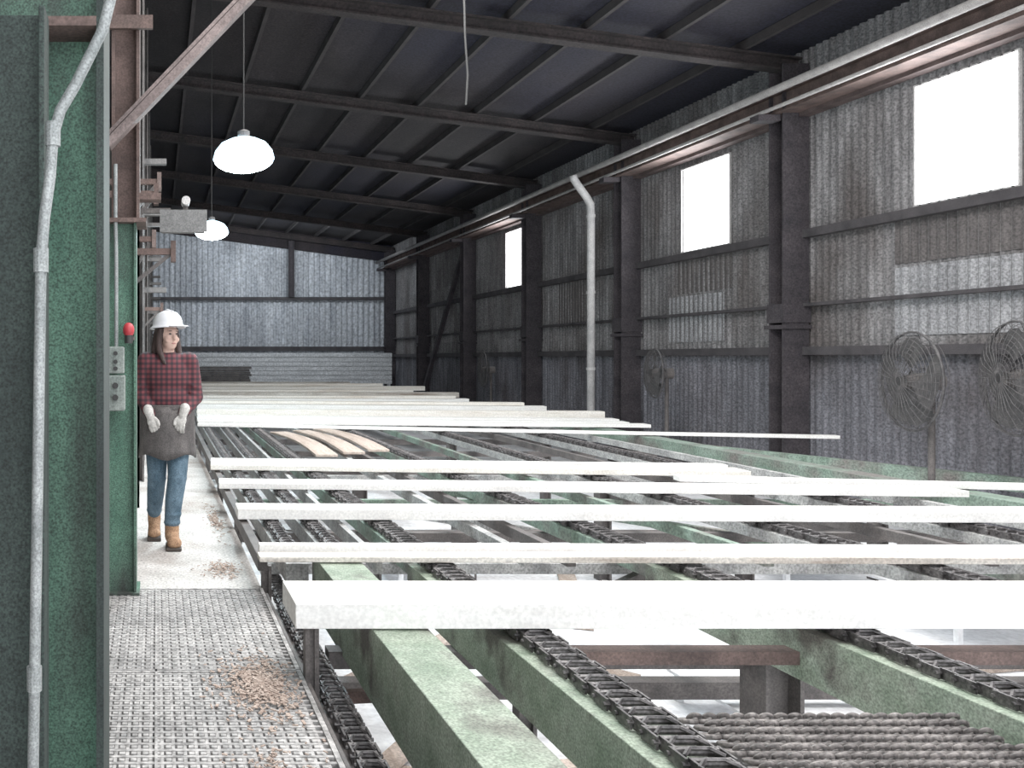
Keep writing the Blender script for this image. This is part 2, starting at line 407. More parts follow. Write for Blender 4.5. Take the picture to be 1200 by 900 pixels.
for z,h in [(4.05,.14),(1.85,.2)]:
    tag(obj('wall_girt', MB().box(-1.2,10.1,BY-.15,BY-.03,z-h/2,z+h/2), 'girt'), 'dark steel girt on the end wall', 'girt','end wall girts')
tag(obj('end_wall_post', hcolumn(5.78,6.02,BY-.32,BY-.16,4.12,roofz(5.9)-.4), 'column'), 'dark steel post at the end wall', 'post')
mb = MB()
for i in range(7): mb.box(1.5,10.0,36.2+.01*(i%2),36.26,.35+i*.19,.35+i*.19+.155)
for xx in (1.6,4.4,7.2,9.9): mb.box(xx-.06,xx+.06,36.28,36.36,LZ,1.6)
mb.box(1.5,10.0,36.255,36.285,.35,1.66)
tag(obj('plank_partition', mb, 'barrier'), 'pale horizontal plank barrier before the end wall', 'barrier')
mb = MB()
for i in range(19): mb.box(1.75+.05*(i%2),3.9-.04*(i%3),34.9,35.5,LZ+i*.1,LZ+i*.1+.085)
tag(obj('board_stack', mb, 'dark'), 'dark stack of weathered boards near the end wall', 'lumber stack')

# ------------------------------------------------------------------ walkway grating
def grating(y0,y1):
    mb = MB(); x=-.95
    while x<.64:
        mb.box(x,x+.012,y0,y1,-.03,-.002); x+=.042
    y=y0
    while y<y1-.01:
        mb.box(-.95,.645,y,y+.016,-.02,0); y+=.05
    y=y0+.02
    while y<y1-.02:
        x=-.93
        while x<.62:
            mb.box(x,x+.02,y,y+.02,-.004,.002); x+=.042
        y+=.05
    mb.box(-.95,-.935,y0,y1,-.034,.004).box(.64,.66,y0,y1,-.034,.006).box(-.95,.66,y0,y0+.01,-.034,.004).box(-.95,.66,y1-.012,y1,-.034,.004)
    mb.box(-.005,.005,y0,y1,-.034,.004)
    tag(obj('floor_grating', mb, 'grate'), 'worn steel tread grating panel of the walkway', 'grating', 'walkway gratings')
for a,b in [(1.2,2.55),(2.56,3.9),(3.91,5.29)]: grating(a,b)

def chips(cx,cy,rx,ry,n,sz,lab,z=0.0):
    mb = MB()
    for _ in range(n):
        a=random.uniform(0,6.28); q=abs(random.gauss(0,.5)); x=cx+rx*q*math.cos(a); y=cy+ry*q*math.sin(a)
        if x>.63: continue
        l=random.uniform(.4,1.3)*sz; w=l*random.uniform(.2,.6); t=random.uniform(0,3.14)
        zz=z+max(0,.02*(1-q))*random.random()
        d=Vector((math.cos(t),math.sin(t),random.uniform(-.1,.3)))*l/2
        mb.bar(Vector((x,y,zz+.01))-d,Vector((x,y,zz+.01))+d,w,.004)
    o=obj('wood_chips', mb, 'chips'); o['kind']='stuff'; tag(o,lab,'wood chips')
chips(.45,3.70,.20,.42,1100,.022,'reddish bark chips scattered on the steel grating')
chips(.40,3.0,.20,.30,120,.016,'fine chips at the grating edge')
chips(.45,5.75,.15,.30,160,.022,'bark crumbs on the concrete walkway')
chips(.52,7.5,.09,.9,200,.03,'bark crumbs along the walkway edge')

# ------------------------------------------------------------------ conveyor
def deck(y): return .245 if y<8 else .165+.01*y
frame = empty('conveyor_table',(4,8,LZ)); tag(frame,'long green and rusty steel conveyor table carrying chains','conveyor table')
def rail(x0,x1,ys,top,depth,material,name='beam'):
    mb = MB(); ys=list(ys)
    pts=[ys[0]]+[y for y in (8.0,) if ys[0]<y<ys[1]]+[ys[1]]
    for a,b in zip(pts,pts[1:]):
        za,zb=deck(a)+top,deck(b)+top
        mb.hexa([(x0,a,za-depth),(x1,a,za-depth),(x1,b,zb-depth),(x0,b,zb-depth),(x0,a,za),(x1,a,za),(x1,b,zb),(x0,b,zb)])
    return obj(name, mb, material, frame, bevel=0.004)
rail(.95,1.20,(1.6,5.2),-.006,.33,'greenbeam')
rail(1.53,1.80,(1.6,5.2),-.065,.24,'greenbeam')
rail(1.57,1.76,(5.2,33),-.065,.10,'green')
rail(2.98,3.24,(1.6,5.2),-.065,.24,'greenbeam')
rail(3.02,3.20,(5.2,33),-.065,.10,'green')
rail(4.42,4.60,(2.2,33),-.065,.08,'grey')
rail(5.84,6.02,(2.2,33),-.065,.08,'grey')
rail(7.15,7.40,(2.2,33),-.01,.20,'green')
rail(.62,.68,(5.2,33),-.02,.09,'dark',name='edge_rail')
rail(.79,.93,(5.2,33),-.065,.12,'grey',name='edge_rail')
rail(1.08,1.22,(5.2,33),-.065,.12,'grey',name='edge_rail')
rail(1.34,1.38,(5.2,33),-.03,.10,'grey',name='edge_rail')
for xx,m_ in ((2.28,'grey'),(2.55,'dark'),(3.78,'green'),(5.18,'dark'),(6.55,'grey')):
    rail(xx,xx+.06,(5.3,33),-.03,.08,m_,name='edge_rail')
def post(x,y,w,top,base=LZ,m='dark'):
    obj('post', hcolumn(x-w/2,x+w/2,y-w/2,y+w/2,base,top,.02), m, frame)
for y in (3.80,5.35,7.2,9.2,11.4,13.6): post(.655+.035,y,.06,deck(y)-.11 if y>5.2 else .235)
for y in (4.4,7.4,11,15,20,26): 
    post(1.9,y,.09,.0 if y<8 else deck(y)-.3)
    obj('cross_beam', MB().box(.88 if y<6 else .68,7.3,y-.05,y+.05,deck(y)-.40,deck(y)-.31), 'dark', frame)
for y,m_ in ((5.75,'grey'),(6.75,'dark'),(8.3,'green'),(9.9,'grey'),(12.2,'dark')):
    obj('cross_beam', MB().box(.70,7.14,y-.035,y+.035,deck(y)-.26,deck(y)-.19), m_, frame)
for y in (4.3,8.6,13): 
    post(3.1,y,.19,deck(y)-.305); post(4.5,y,.12,deck(y)-.165); post(5.93,y,.12,deck(y)-.165); post(7.27,y,.12,deck(y)-.21)
post(1.2-.13,2.3,.12,-.1,LZ,'greenbeam'); post(1.66,2.6,.12,-.06)
obj('cross_beam', MB().box(1.8,2.98,3.95,4.05,.01,.07).box(3.24,7.15,3.95,4.05,.01,.07), 'rust', frame)
obj('cross_beam', MB().box(.7,7.15,4.95,5.05,-.55,-.45), 'dark', frame)
obj('cross_beam', MB().bar((1.9,5.6,-.6),(3.4,5.6,.1),.07,.07), 'dark', frame)
obj('cross_beam', MB().bar((.9,4.6,-.4),(1.6,4.2,-.2),.06,.06), 'rust', frame)
obj('cross_beam', MB().bar((3.2,9.5,-.05),(6.0,5.4,-.05),.06,.07), 'green', frame)
obj('cross_beam', MB().bar((1.9,9.0,-.1),(4.6,6.2,-.1),.06,.07), 'grey', frame)
obj('cross_beam', MB().bar((5.0,9.6,-.1),(6.9,6.3,-.1),.06,.07), 'dark', frame)
obj('cross_beam', MB().bar((7.4,13.4,.12),(10.0,9.0,.0),.1,.16), 'green', frame)

def chain(x,y0,y1,w=.15,pitch=.075,zoff=0,m='chain',label='dark steel conveyor chain running along a green beam'):
    mb = MB(); y=y0; i=0
    while y<y1:
        z=deck(y)-.033+zoff; ww = w/2-(.014 if i%2 else 0)
        for sx in (-1,1):
            xc=x+sx*ww
            mb.box(xc-.004,xc+.004,y-pitch*.58,y+pitch*.58,z-.026,z+.018)
        mb.tube([(x-ww,y+pitch/2,z+.004),(x+ww,y+pitch/2,z+.004)],.015,8)
        mb.tube([(x-w/2-.012,y+pitch/2,z-.002),(x+w/2+.012,y+pitch/2,z-.002)],.008,6)
        # curved carrier lug on every pitch
        mb.tube([(x-w*.42,y-.012,z+.012),(x-w*.2,y+.018,z+.022),(x+w*.2,y+.018,z+.022),(x+w*.42,y-.012,z+.012)],.007,5)
        y+=pitch; i+=1
    tag(obj('conveyor_chain', mb, m), label, 'chain', 'conveyor chains')
chain(1.665,1.7,14.5); chain(3.11,1.7,14.5); chain(4.51,2.3,14.5,label='dark steel conveyor chain running along a grey rail'); chain(5.93,2.3,14.5,label='dark steel conveyor chain running along a grey rail')
chain(.86,5.3,14.5,w=.09,label='dark chain running in the grey edge rail')
chain(1.15,5.3,14.5,w=.09,label='dark chain running in the grey edge rail')
chain(.79,1.7,6.5,w=.10,pitch=.07,zoff=-.275,label='low dark chain beside the walkway edge')
tag(obj('chain_trough', MB().box(.665,.68,1.6,5.2,-.12,.0).box(.68,.86,1.6,5.2,-.115,-.097), 'dark'), 'dark steel trough carrying the low chain', 'trough')
supp = MB()
for y in (2.15,2.6,3.0): supp.box(1.82,2.97,y-.03,y+.03,.0,.066)
obj('mat_support', supp, 'dark', frame)
for r in range(17):
    mb = MB(); y=2.1+r*.0625
    x=1.93+.026*(r%2)
    while x<2.87:
        mb.ring((x,y,.113),(0,.30,1),.029,.010,12,6)
        mb.ring((x+.026,y+.004,.120),(0,1,.6),.021,.009,9,5,0,math.pi)
        x+=.052
    tag(obj('chain_strand', mb, 'mat', smooth=True), 'row of linked worn rings in a chain mat', 'chain', 'chain mat rows')

# ------------------------------------------------------------------ boards
def board(x0,y0,x1,y1,w,t,material='wood',label='pale sawn board lying across the conveyor',lift=.002,wav=0.0):
    u=Vector((x1-x0,y1-y0,0)).normalized(); n=Vector((-u.y,u.x,0))
    mb=MB(); S=16; ph=random.uniform(0,6)
    for i in range(S+1):
        f=i/S; px=x0+(x1-x0)*f; py=y0+(y1-y0)*f
        z=deck(y0)*(1-f)+deck(y1)*f+lift+.004*(py>8)
        sl=.01*w if py>8 else 0
        a=Vector((px,py,z)); b=a+n*(w+wav*math.sin(ph+f*9)); b.z+=sl
        tt=t+wav*.5*math.sin(ph*2+f*7)
        mb.v += [tuple(a),tuple(b),tuple(b+Vector((0,0,tt))),tuple(a+Vector((0,0,tt)))]
    for i in range(S):
        for k in range(4):
            mb.f.append((i*4+k,(i+1)*4+k,(i+1)*4+(k+1)%4,i*4+(k+1)%4))
    mb.f.append((0,1,2,3)); mb.f.append((S*4+3,S*4+2,S*4+1,S*4))
    return tag(obj('lumber_board', mb, material, bevel=.004), label, 'lumber', 'boards on the conveyor')
board(.61,3.73,6.6,3.73,.39,.11,'wood','thick pale squared timber lying across the conveyor')
board(.60,4.95,6.9,4.87,.14,.035,'wooddirty','thin dirty weathered board lying across the conveyor',wav=.008)
board(.62,5.13,6.9,5.03,.06,.065,'wood','narrow board on edge behind a weathered board')
board(.60,6.27,7.6,6.10,.26,.075,'wood','thick pale board lying across the conveyor',wav=.004)
board(.57,7.75,6.93,7.27,.30,.055,'wood','pale board lying at a slight angle',wav=.005)
board(.57,8.95,5.9,8.46,.28,.055,'wood2','yellowish sawn board with tan streaks',wav=.006)
board(5.0,8.15,8.5,7.50,.15,.05,'wood','pale board overhanging the conveyor edge')
board(.60,9.4,6.0,8.95,.15,.05,'wood')
board(.68,14.05,9.66,12.05,.12,.045,'wood','very long pale board overhanging the conveyor edge',wav=.004)
F=[(14.5,.71,13.75,8.0),(15.05,.72,14.2,7.9),(15.6,.75,14.9,8.07),(16.2,.78,15.6,8.2),(17.0,.8,16.3,7.8),(17.8,.85,17.1,7.8),(18.8,.9,18.2,8.3),
   (19.8,.9,19.6,7.2),(21.1,1.0,21,7.6),(22.6,1.1,22.5,8.0),(24.3,1.2,24.2,7.7),(26.4,1.3,26.3,8.3),(28.1,1.35,28,8.2),(30.1,1.45,30,7.4),(32.2,1.55,32.1,7.3)]
for i,(ya,xa,yb,xb) in enumerate(F):
    big = i in (3,5,7,9,11)
    board(xa,ya+random.uniform(-.05,.05),xb,yb+random.uniform(-.06,.06),.22+.1*random.random(),.13 if big else .05,('wood','wood2','wood','wood2','wooddirty')[i%5] if i>2 else 'wood',
          'thick pale timber in the row of sawn boards' if big else 'pale sawn board in the row of boards')
for (ya,xa,yb,xb,t) in [(17.85,.9,17.15,7.4,.06),(19.85,1.0,19.65,6.9,.06),(22.65,1.2,22.55,6.8,.06),(26.45,1.4,26.35,7.0,.08)]:
    board(xa,ya,xb,yb,.20,t,'wood2','yellowish board stacked on another timber',lift=.14)
def plank(pts,w,t,label):
    mb=MB(); n=len(pts); P=[Vector(p) for p in pts]
    for i,p in enumerate(P):
        d=(P[min(i+1,n-1)]-P[max(i-1,0)]).normalized(); s=Vector((d.y,-d.x,0)).normalized()*w/2
        mb.v += [tuple(p-s),tuple(p+s),tuple(p+s+Vector((0,0,t))),tuple(p-s+Vector((0,0,t)))]
    for i in range(n-1):
        for k in range(4): mb.f.append((i*4+k,i*4+(k+1)%4,(i+1)*4+(k+1)%4,(i+1)*4+k))
    mb.f.append((0,3,2,1)); mb.f.append((n*4-4,n*4-3,n*4-2,n*4-1))
    tag(obj('warped_plank', mb, 'woodend', bevel=.004), label, 'plank', 'warped planks')
for k,(dx) in enumerate((0,.38,.74)):
    pts=[]
    for i in range(9):
        f=i/8; y=10.0+.25*k+f*2.8
        pts.append((2.0+dx+.10*math.sin(f*2.6)-.22*f, y, deck(y)+.01+.02*math.sin(f*3.14)))
    plank(pts,.26,.03,'warped tan plank lying lengthwise between the chains')
for (x0,x1,y0,y1,z) in [(3.35,4.3,4.5,5.6,-.6),(2.2,2.95,7.8,9.5,-.45),(4.7,5.7,7.6,9.4,-.45),(6.2,7.1,6.6,9.0,-.45)]:
    mb=MB().box(x0,x1,y0,y1,z-.02,z)
    for lx in (x0+.05,x1-.05):
        for ly in (y0+.05,y1-.05): mb.box(lx-.02,lx+.02,ly-.02,ly+.02,LZ,z-.02)
    tag(obj('catch_table', mb, 'lower'), 'pale sheet topped catch table under the chains', 'table','catch tables')
for (a,b,w) in [((1.3,5.8,-.78),(3.0,7.4,-.78),.15),((2.4,5.2,-.78),(3.3,6.0,-.78),.2),((5.2,6.0,-.78),(6.8,6.3,-.78),.2),((1.0,3.4,-.78),(1.35,4.6,-.78),.1),((.95,4.2,-.74),(1.5,4.9,-.74),.12),
                ((3.5,7.0,-.78),(4.3,9.0,-.78),.16),((4.9,5.0,-.78),(5.6,5.7,-.78),.12),((2.0,4.6,-.78),(2.9,4.7,-.78),.1)]:
    tag(obj('scrap_board', MB().bar(a,b,w,.03), 'woodend'), 'loose scrap board on the pale lower floor', 'board','scrap boards')

# ------------------------------------------------------------------ foreground columns
e = empty('green_steel_column',(-.33,2.4,-.03)); tag(e,'large worn green steel column with a welded web plate','column')
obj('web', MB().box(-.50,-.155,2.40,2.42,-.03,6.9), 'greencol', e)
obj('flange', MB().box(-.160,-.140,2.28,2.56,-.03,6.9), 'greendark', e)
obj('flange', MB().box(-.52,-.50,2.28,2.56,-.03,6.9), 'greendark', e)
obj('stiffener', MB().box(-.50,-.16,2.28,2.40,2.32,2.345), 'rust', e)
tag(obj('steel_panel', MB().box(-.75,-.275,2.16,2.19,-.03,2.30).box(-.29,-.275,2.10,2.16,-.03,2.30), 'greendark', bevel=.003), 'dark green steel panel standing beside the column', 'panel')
e = empty('green_steel_column',(-.22,5.26,0)); tag(e,'green steel column with rusty upper section beside walkway','column')
mb=MB().box(-.32,-.305,5.16,5.40,0,2.25).box(-.135,-.12,5.16,5.40,0,2.25).box(-.305,-.135,5.2,5.215,0,2.25).box(-.34,-.10,5.14,5.42,0,.015)
obj('lower_shaft', mb, 'greencol', e)
obj('cap_plate', MB().box(-.35,-.06,5.12,5.44,2.25,2.275), 'rust', e)
mb=MB().box(-.27,-.25,5.18,5.38,2.275,7.0).box(-.12,-.10,5.18,5.38,2.275,7.0).box(-.25,-.12,5.26,5.28,2.275,7.0)
obj('upper_shaft', mb, 'rust', e)
obj('bracket', MB().box(-.5,-.02,5.14,5.17,3.42,3.50), 'rust', e)
obj('bracket', MB().box(-.10,.03,5.2,5.32,2.40,2.44), 'rust', e)
tag(obj('diagonal_brace', MB().bar((-.29,5.10,2.70),(1.55,5.10,4.62),.05,.10,up=(0,1,0)).bar((-.29,5.07,2.76),(1.55,5.07,4.68),.02,.02,up=(0,1,0)), 'tan'), 'pinkish brown diagonal steel brace rising from column', 'brace')
for y in (10.0,14.7,19.4,24.1,28.8,33.5):
    e = empty('steel_column',(-.25,y,0)); tag(e,'rusty steel column with side brackets beside walkway','column','walkway columns')
    obj('shaft', hcolumn(-.36,-.14,y-.12,y+.12,0,roofz(-.3)-.35,.02), 'dark', e)
    for z in (2.2,3.1,3.7): obj('bracket', MB().box(-.14,.12,y-.05,y+.05,z,z+.06), 'dark', e)
for y,z,x1 in [(7.0,2.28,.16),(7.0,2.75,.02),(8.2,3.1,.05),(8.2,2.55,.0),(12,2.1,.1)]:
    e=empty('wall_bracket',(-.2,y,z)); tag(e,'small rusty steel bracket arm','bracket','bracket arms')
    obj('arm', MB().box(-.9,x1,y-.03,y+.03,z,z+.05).box(x1-.04,x1,y-.05,y+.05,z-.06,z+.11), 'rust', e)
    obj('gusset', MB().bar((-.2,y,z-.25),(x1-.05,y,z),.03,.03), 'dark', e)
    obj('upright', MB().box(-.26,-.16,y-.04,y+.04,0,z+.3), 'dark', e)

ctrl=[(-.09,2.0,2.40),(-.105,2.0,2.28),(-.125,2.0,2.20),(-.19,2.0,2.07),(-.225,2.0,2.01),(-.242,2.0,1.95),(-.248,2.0,1.86),(-.262,2.0,1.76),(-.270,2.0,1.66),(-.274,2.0,1.4),(-.280,2.0,1.0),(-.288,2.0,.5),(-.29,2.0,-.03)]
e = empty('electrical_conduit',(-.27,2.0,-.03)); tag(e,'bent galvanised conduit running up the green column','conduit')
up=[(-.03,2.0,3.0),(-.06,2.0,2.6)]+ctrl
obj('pipe', MB().tube(up,.0135,14), 'conduit', e, smooth=True)
for z,x_ in ((1.955,-.242),(1.66,-.270),(.68,-.2855)):
    obj('coupling', MB().tube([(x_,2.0,z-.028),(x_,2.0,z+.028)],.018,14), 'conduit', e)
e = empty('control_station',(-.235,5.1,1.12)); tag(e,'grey push button control boxes mounted on the green column','control box')
obj('enclosure', MB().box(-.29,-.19,5.05,5.16,1.34,1.50), 'box', e, bevel=.008)
obj('enclosure', MB().box(-.295,-.185,5.03,5.16,1.12,1.33), 'box', e, bevel=.008)
for z in (1.46,1.41,1.37): obj('button', MB().tube([(-.24,5.05,z),(-.24,5.03,z)],.013,12), 'blackp', e)
for z in (1.27,1.20): obj('button', MB().tube([(-.24,5.03,z),(-.24,5.005,z)],.018,12), 'blackp', e)
obj('conduit', MB().tube([(-.24,5.14,1.5),(-.24,5.14,2.0),(-.245,5.145,2.3),(-.245,5.145,2.6)],.012,10), 'conduit', e)
e = empty('signal_beacon',(-.165,5.1,1.52)); tag(e,'small red signal beacon on the green column','signal light')
obj('housing', MB().lathe((-.165,5.11,1.52),[(0,0),(.025,0),(.025,.05),(0,.05)],14), 'blackp', e)
obj('dome', MB().ell((-.165,5.11,1.60),(.035,.035,.045)), 'redp', e, smooth=True)
obj('bracket', MB().box(-.19,-.13,5.11,5.17,1.54,1.56), 'dark', e)
e = empty('junction_box',(.22,7.0,2.42)); tag(e,'dull metal box hung on a bracket beside walkway','electrical box')
obj('enclosure', MB().box(.04,.40,6.9,7.05,2.46,2.62), 'darkbox', e, bevel=.01)
obj('lid', MB().box(.03,.41,6.885,6.9,2.45,2.63), 'darkbox', e)
obj('arm', MB().box(-.2,.12,6.98,7.03,2.62,2.66), 'dark', e)
e = empty('security_camera',(.2,7,2.66)); tag(e,'small pale camera on top of the metal box','camera')
obj('housing', MB().tube([(.24,6.85,2.70),(.24,7.05,2.71)],.035,14), 'whitepipe', e)
obj('mount', MB().box(.22,.26,6.95,7.0,2.63,2.68), 'dark', e)

tag(obj('hanging_cable', MB().tube([(3.58,10.0,7.2),(3.6,10.0,6.0),(3.62,10,5.2),(3.65,10.0,4.75),(3.63,10,4.4)],.012,8), 'blackp'), 'black cable hanging from the roof', 'cable')

# ------------------------------------------------------------------ lamps
def lamp(x,y,z,r,en):
    e = empty('pendant_lamp',(x,y,z)); tag(e,'glowing round high bay lamp hanging from the roof','lamp','high bay lamps')
    obj('shade', MB().lathe((x,y,z),[(r*.22,.70*r),(r*.45,.64*r),(r*.74,.50*r),(r*.93,.26*r),(r,.0),(r*.97,-.01),(r*.88,.26*r),(r*.66,.48*r),(r*.3,.60*r)],32), 'shade', e, smooth=True)
    obj('lens', MB().ell((x,y,z),(r*.97,r*.97,r*.42),24,12), 'lens', e, smooth=True)
    obj('ballast', MB().lathe((x,y,z),[(0,.70*r),(r*.2,.70*r),(r*.2,.90*r),(r*.1,.95*r),(0,.95*r)],20), 'dark', e)
    obj('cord', MB().tube([(x,y,z+.94*r),(x,y,roofz(x)-.02)],.006,8), 'blackp', e)
    l = bpy.data.lights.new('lamp_light','POINT'); l.energy=en; l.shadow_soft_size=.15; l.color=(.75,.94,1)
    lo = bpy.data.objects.new('lamp_light', l); scene.collection.objects.link(lo); lo.location=(0,0,-.4*r-.2); lo.parent=e
lamp(.83,8.1,3.32,.29,180); lamp(.95,14.6,3.58,.29,260)

# ------------------------------------------------------------------ fans
def fan(x,y,z,R,yaw,base=LZ):
    e = empty('pedestal_fan',(x,y,base)); tag(e,'round wire cage industrial fan on a dark pole','fan','wall side fans')
    rot = Matrix.Rotation(yaw,4,'Z'); T = Matrix.Translation((x,y,z)) @ rot
    g = MB()
    for i in range(1,12): 
        rr=R*i/11.5
        g.ring((0,-.13+.07*(i/11)**2,0),(0,1,0),rr,.0035,36,4)
        if i%2: g.ring((0,.12-.05*(i/11)**2,0),(0,1,0),rr,.0035,36,4)
    g.ring((0,0,0),(0,1,0),R,.014,40,6)
    for k in range(32):
        a=2*math.pi*k/32; c,s=math.cos(a),math.sin(a)
        g.tube([(.06*c,-.13,.06*s),(.6*R*c,-.12,.6*R*s),(R*.95*c,-.06,R*.95*s),(R*c,0,R*s)],.0035,4)
        if k%2: g.tube([(.06*c,.12,.06*s),(.6*R*c,.10,.6*R*s),(R*c,0,R*s)],.0035,4)
    obj('guard', g, 'fan', e, xf=T)
    bl = MB()
    for k in range(4):
        a0=2*math.pi*k/4
        for i in range(6):
            f=i/5; rr=R*(.12+.78*f); hw=(.28+.30*math.sin(f*2.2))
            for j in range(4):
                t=a0+hw*(j/1.5-1)*1.3; tw=(.05)*(j/1.5-1)
                bl.v.append((rr*math.cos(t),tw,rr*math.sin(t)))
        b=len(bl.v)-24
        for i in range(5):
            for j in range(3): bl.f.append((b+i*4+j,b+i*4+j+1,b+(i+1)*4+j+1,b+(i+1)*4+j))
    obj('blades', bl, 'fanblade', e, xf=T)
    obj('motor', MB().tube([(0,-.07,0),(0,.02,0),(0,.30,0)],[.07,.1,.1],18), 'dark', e, xf=T)
    p=T@Vector((0,.2,-.05))
    obj('pole', MB().tube([(p.x,p.y,p.z),(p.x,p.y,base+.05)],.035,12), 'dark', e)
    obj('base', MB().lathe((p.x,p.y,base),[(0,.06),(.1,.06),(.3,.03),(.32,0),(0,0)],28), 'dark', e)
fan(8.85,10.0,1.16,.58,math.radians(-104)); fan(9.0,8.95,1.22,.60,math.radians(-112))
fan(9.35,16.0,1.15,.46,math.radians(-104)); fan(9.4,24.5,1.1,.5,math.radians(-100))

# ------------------------------------------------------------------ person
P = empty('person',(.09,6.62,0)); tag(P,'person in white hard hat, red plaid shirt, apron and gloves walking','person')
hr = Matrix.Rotation(math.radians(32),4,'Z')
def hv(x,y,z): return tuple(hr @ Vector((x,y,z)))
R3=hr.to_3x3()
def arms(mb, inf):
    mb.chainp([((-.165,.01,1.405),.060+inf),((-.205,.035,1.14),.048+inf)]).cap((-.205,.035,1.14),.046+inf,(-.135,-.13,1.01),.033+inf*.8)
    mb.chainp([((.165,.01,1.405),.060+inf),((.215,.035,1.13),.048+inf)]).cap((.215,.035,1.13),.046+inf,(.115,-.14,1.02),.033+inf*.8)
def torso(mb, inf):
    mb.ell((0,.0,1.30),(.165+inf,.105+inf,.17+inf)); mb.ell((0,.0,1.12),(.145+inf,.10+inf,.17)); mb.cap((-.12,.01,1.395),.062+inf,(.12,.01,1.395),.062+inf)
    mb.ell((0,0,1.0),(.155+inf,.11+inf,.12))
def legs(mb, inf, hem=0):
    mb.ell((0,0,.93),(.16+inf,.11+inf,.12))
    mb.chainp([((.085,-.01,.90),.088+inf),((.07,-.13,.52),.060+inf),((.045,-.15,.36),.056+inf),((.03,-.13,.13+hem),.042+inf*1.2)])
    mb.chainp([((-.085,.01,.90),.088+inf),((-.085,-.02,.52),.060+inf),((-.095,.07,.36),.055+inf),((-.105,.20-hem*.6,.17+hem),.042+inf*1.2)])
body = MB(); torso(body,0); arms(body,0); legs(body,0)
body.cap((0,.02,1.40),.056,(0,.0,1.55),.05)
body.ell(hv(0,.012,1.625),(.076,.094,.098),rot=R3); body.ell(hv(0,-.03,1.55),(.054,.058,.062),rot=R3)
body.ell(hv(0,-.055,1.517),(.026,.024,.02)); body.cap(hv(0,-.080,1.615),.009,hv(0,-.100,1.577),.013)
body.ell(hv(-.045,-.06,1.575),(.02,.02,.022)); body.ell(hv(.045,-.06,1.575),(.02,.02,.022))
body.ell(hv(0,-.07,1.645),(.055,.022,.012),rot=R3)
for s in (-1,1): body.ell(hv(s*.078,.01,1.60),(.012,.022,.032),rot=R3)
body.cap((.03,-.13,.12),.036,(.04,-.22,.06),.026); body.cap((-.105,.20,.15),.036,(-.105,.13,.07),.026)
voxel('body', body, 'skin', .008, P, 2)
sh = MB(); torso(sh,.018); arms(sh,.016)
sh.ell((0,0,.99),(.178,.132,.09)); sh.chainp([((-.06,.03,1.45),.03),((0,.055,1.47),.03),((.06,.03,1.45),.03)])
sh.chainp([((-.06,.0,1.455),.022),((-.02,-.07,1.40),.018)]); sh.chainp([((.06,.0,1.455),.022),((.02,-.07,1.40),.018)])
for s in (-1,1):
    for k in range(4):
        sh.ell((s*(.172+.010*k),.02,1.34-.06*k),(.075,.073,.014),rot=Matrix.Rotation(s*.4,3,'Y'))
voxel('shirt', sh, 'plaid', .010, P, 3)
jn = MB(); legs(jn,.014,.05)
for (c,r) in [((.07,-.13,.52),.078),((.04,-.145,.25),.068),((.032,-.135,.185),.069),((-.085,-.01,.5),.077),((-.1,.13,.28),.067),((-.105,.17,.225),.067)]:
    jn.ell(c,(r,r,.02))
voxel('jeans', jn, 'jean', .010, P, 3)
ap = MB(); na=18; nz_=8
for i in range(nz_+1):
    z=1.06-.38*i/nz_
    for j in range(na+1):
        a=math.radians(-115+230*j/na); rx=.197+.02*i/nz_+.006*math.sin(j*1.7+i*.5); ry=.158+.045*i/nz_+.006*math.sin(j*1.7)
        zz=z-(.02*math.sin(j*.9) if i==nz_ else 0)
        ap.v.append((rx*math.sin(a),-ry*math.cos(a),zz))
for i in range(nz_):
    for j in range(na):
        q=i*(na+1)+j; ap.f.append((q,q+1,q+na+2,q+na+1))
o=obj('apron', ap, 'apron', None, smooth=True, origin=False); o.parent=P
sm=o.modifiers.new('t','SOLIDIFY'); sm.thickness=.006
o=obj('belt', MB().lathe((0,0,1.035),[(.198,0),(.206,.005),(.206,.035),(.198,.04)],28,.8), 'dark', None, origin=False); o.parent=P
bt=MB(); bt.cap((.03,-.13,.21),.056,(.03,-.13,.08),.056).cap((.03,-.13,.075),.054,(.045,-.225,.06),.047).ell((.047,-.25,.052),(.056,.064,.046))
voxel('boot', bt, 'boot', .008, P, 2)
bt=MB(); bt.cap((-.105,.20,.24),.054,(-.105,.205,.14),.054).cap((-.105,.205,.13),.052,(-.105,.12,.062),.045).ell((-.105,.10,.052),(.054,.06,.042))
voxel('boot', bt, 'boot', .008, P, 2)
o=obj('boot_sole', MB().box(-.018,.100,-.32,-.068,0,.026), 'sole', None, bevel=.012, origin=False); o.parent=P
o=obj('boot_sole', MB().hexa([(-.16,.03,.0),(-.05,.03,.0),(-.058,.245,.08),(-.152,.245,.08),(-.16,.03,.026),(-.05,.03,.026),(-.058,.245,.108),(-.152,.245,.108)]),'sole',None,bevel=.006,origin=False); o.parent=P
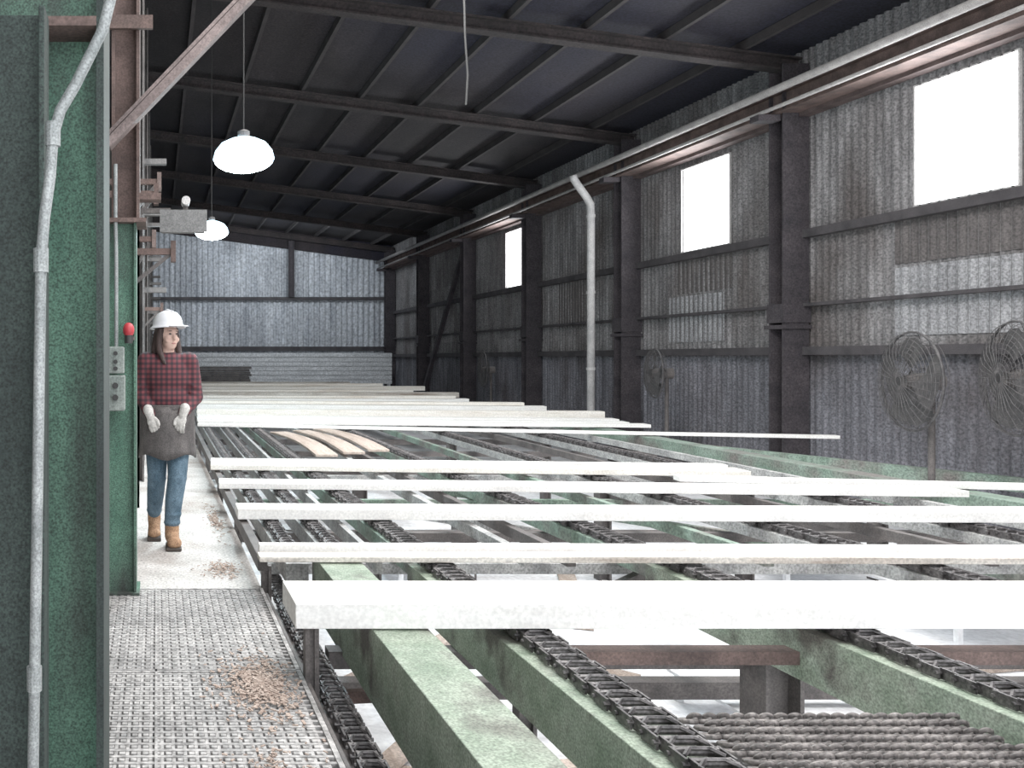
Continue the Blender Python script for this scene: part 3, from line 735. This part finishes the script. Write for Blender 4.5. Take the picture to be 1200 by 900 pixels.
def glove(w, d, side, k_=.88):
    w=Vector(w); d=Vector(d).normalized(); sx=Vector((1,-.25,0)).normalized(); sx=(sx-d*sx.dot(d)).normalized(); n=sx.cross(d).normalized()
    if n.y>0: n=-n
    mb=MB(); pc=w+d*.055*k_
    R=Matrix((sx,n,d)).transposed()
    mb.ell(pc,(.046*k_,.024*k_,.055*k_),rot=R); mb.cap(w-d*.05,.040,w+d*.01,.032)
    for k,(off,ln,rad) in enumerate([(-.034,.050,.0110),(-.012,.064,.0118),(.012,.068,.0120),(.034,.060,.0115)]):
        off*=-side*k_; ln*=k_; rad*=.94
        b=pc+sx*off+d*.035*k_; m=b+d*ln*.55-n*.010; t=m+d*ln*.30-n*.034
        mb.cap(b,rad+.001,m,rad); mb.cap(m,rad,t,rad*.9)
    tb=w+d*.03+sx*side*.026; tm=tb+d*.030+sx*side*.018+n*.008; tt=tm+d*.028-sx*side*.002
    mb.cap(tb,.015,tm,.013); mb.cap(tm,.013,tt,.011)
    voxel('glove', mb, 'glove', .0045, P, 2)
glove((-.135,-.155,.995),(.35,-.18,-1),1)
glove((.113,-.170,1.005),(-.30,-.2,-1),-1)
hm=MB(); hm.ell(hv(0,.03,1.63),(.088,.098,.10),rot=R3)
for s in (-1,1):
    hm.chainp([(hv(s*.070,.0,1.65),.026),(hv(s*.085,-.005,1.57),.026),(hv(s*.088,-.020,1.49),.026),(hv(s*.083,-.055,1.43),.020),(hv(s*.078,-.08,1.39),.012)])
    hm.chainp([(hv(s*.060,.05,1.62),.035),(hv(s*.075,.06,1.50),.035),(hv(s*.07,.07,1.42),.026)])
hm.chainp([(hv(0,.09,1.60),.04),(hv(0,.10,1.45),.04)])
voxel('hair', hm, 'hair', .008, P, 2)
for s in (-1,1):
    o=obj('eye', MB().ell(hv(s*.031,-.083,1.618),(.013,.006,.007),10,6,rot=R3), 'eye', None, smooth=True, origin=False); o.parent=P
    o=obj('eyebrow', MB().ell(hv(s*.032,-.086,1.640),(.018,.006,.004),10,6,rot=R3), 'hair', None, smooth=True, origin=False); o.parent=P
o=obj('mouth', MB().ell(hv(0,-.086,1.545),(.022,.007,.006),10,6,rot=R3), 'lip', None, smooth=True, origin=False); o.parent=P
ht=MB(); prof=[(.135,-.012),(.128,0),(.113,.012),(.110,.04),(.098,.075),(.072,.105),(.035,.122),(.0,.127)]
ht.lathe((0,0,0),prof,32,1.15); ht.lathe((0,0,0),[(.130,-.014),(.108,.0),(.1,.03),(.0,.1)],32,1.15)
ht.ell((0,-.155,-.008),(.085,.055,.008)); ht.tube([(0,-.118,.055),(0,-.07,.11),(0,0,.130),(0,.07,.11),(0,.118,.055)],.010,8)
T=Matrix.Translation((0,0,1.675))@hr@Matrix.Rotation(math.radians(-3),4,'X')
o=obj('hard_hat', ht, 'hat', None, smooth=True, xf=T, origin=False); o.parent=P

# ------------------------------------------------------------------ light
w = bpy.data.worlds.new('world'); scene.world = w; w.use_nodes = True
w.node_tree.nodes['Background'].inputs[0].default_value = (.94,.965,1,1)
w.node_tree.nodes['Background'].inputs[1].default_value = 2.7
def area(x,y,z,sx,sy,e,col=(1,.99,.98),rot=(0,0,0)):
    l=bpy.data.lights.new('added_fill_light','AREA'); l.shape='RECTANGLE'; l.size=sx; l.size_y=sy; l.energy=e; l.color=col
    o=bpy.data.objects.new('added_fill_light',l); scene.collection.objects.link(o); o.location=(x,y,z); o.rotation_euler=rot
area(2.5,3.5,6.4,4,3,420); area(6,6.5,6.2,4,3,460); area(2.5,9.5,6.6,4,2,520)  # unseen area lights added above the deck to brighten the board tops
for i,(a,b) in enumerate(wins):
    area(WX-.15,(a+b)/2,(wz0+wz1)/2,1.4,1.3,110,(.93,.97,1),(0,math.radians(90),0))  # area light added inside each window to strengthen its daylight
area(4.5,33.2,6.3,7,.5,170,(.86,.94,1),(math.radians(55),0,0))  # unseen fill added under the roof to brighten the back wall
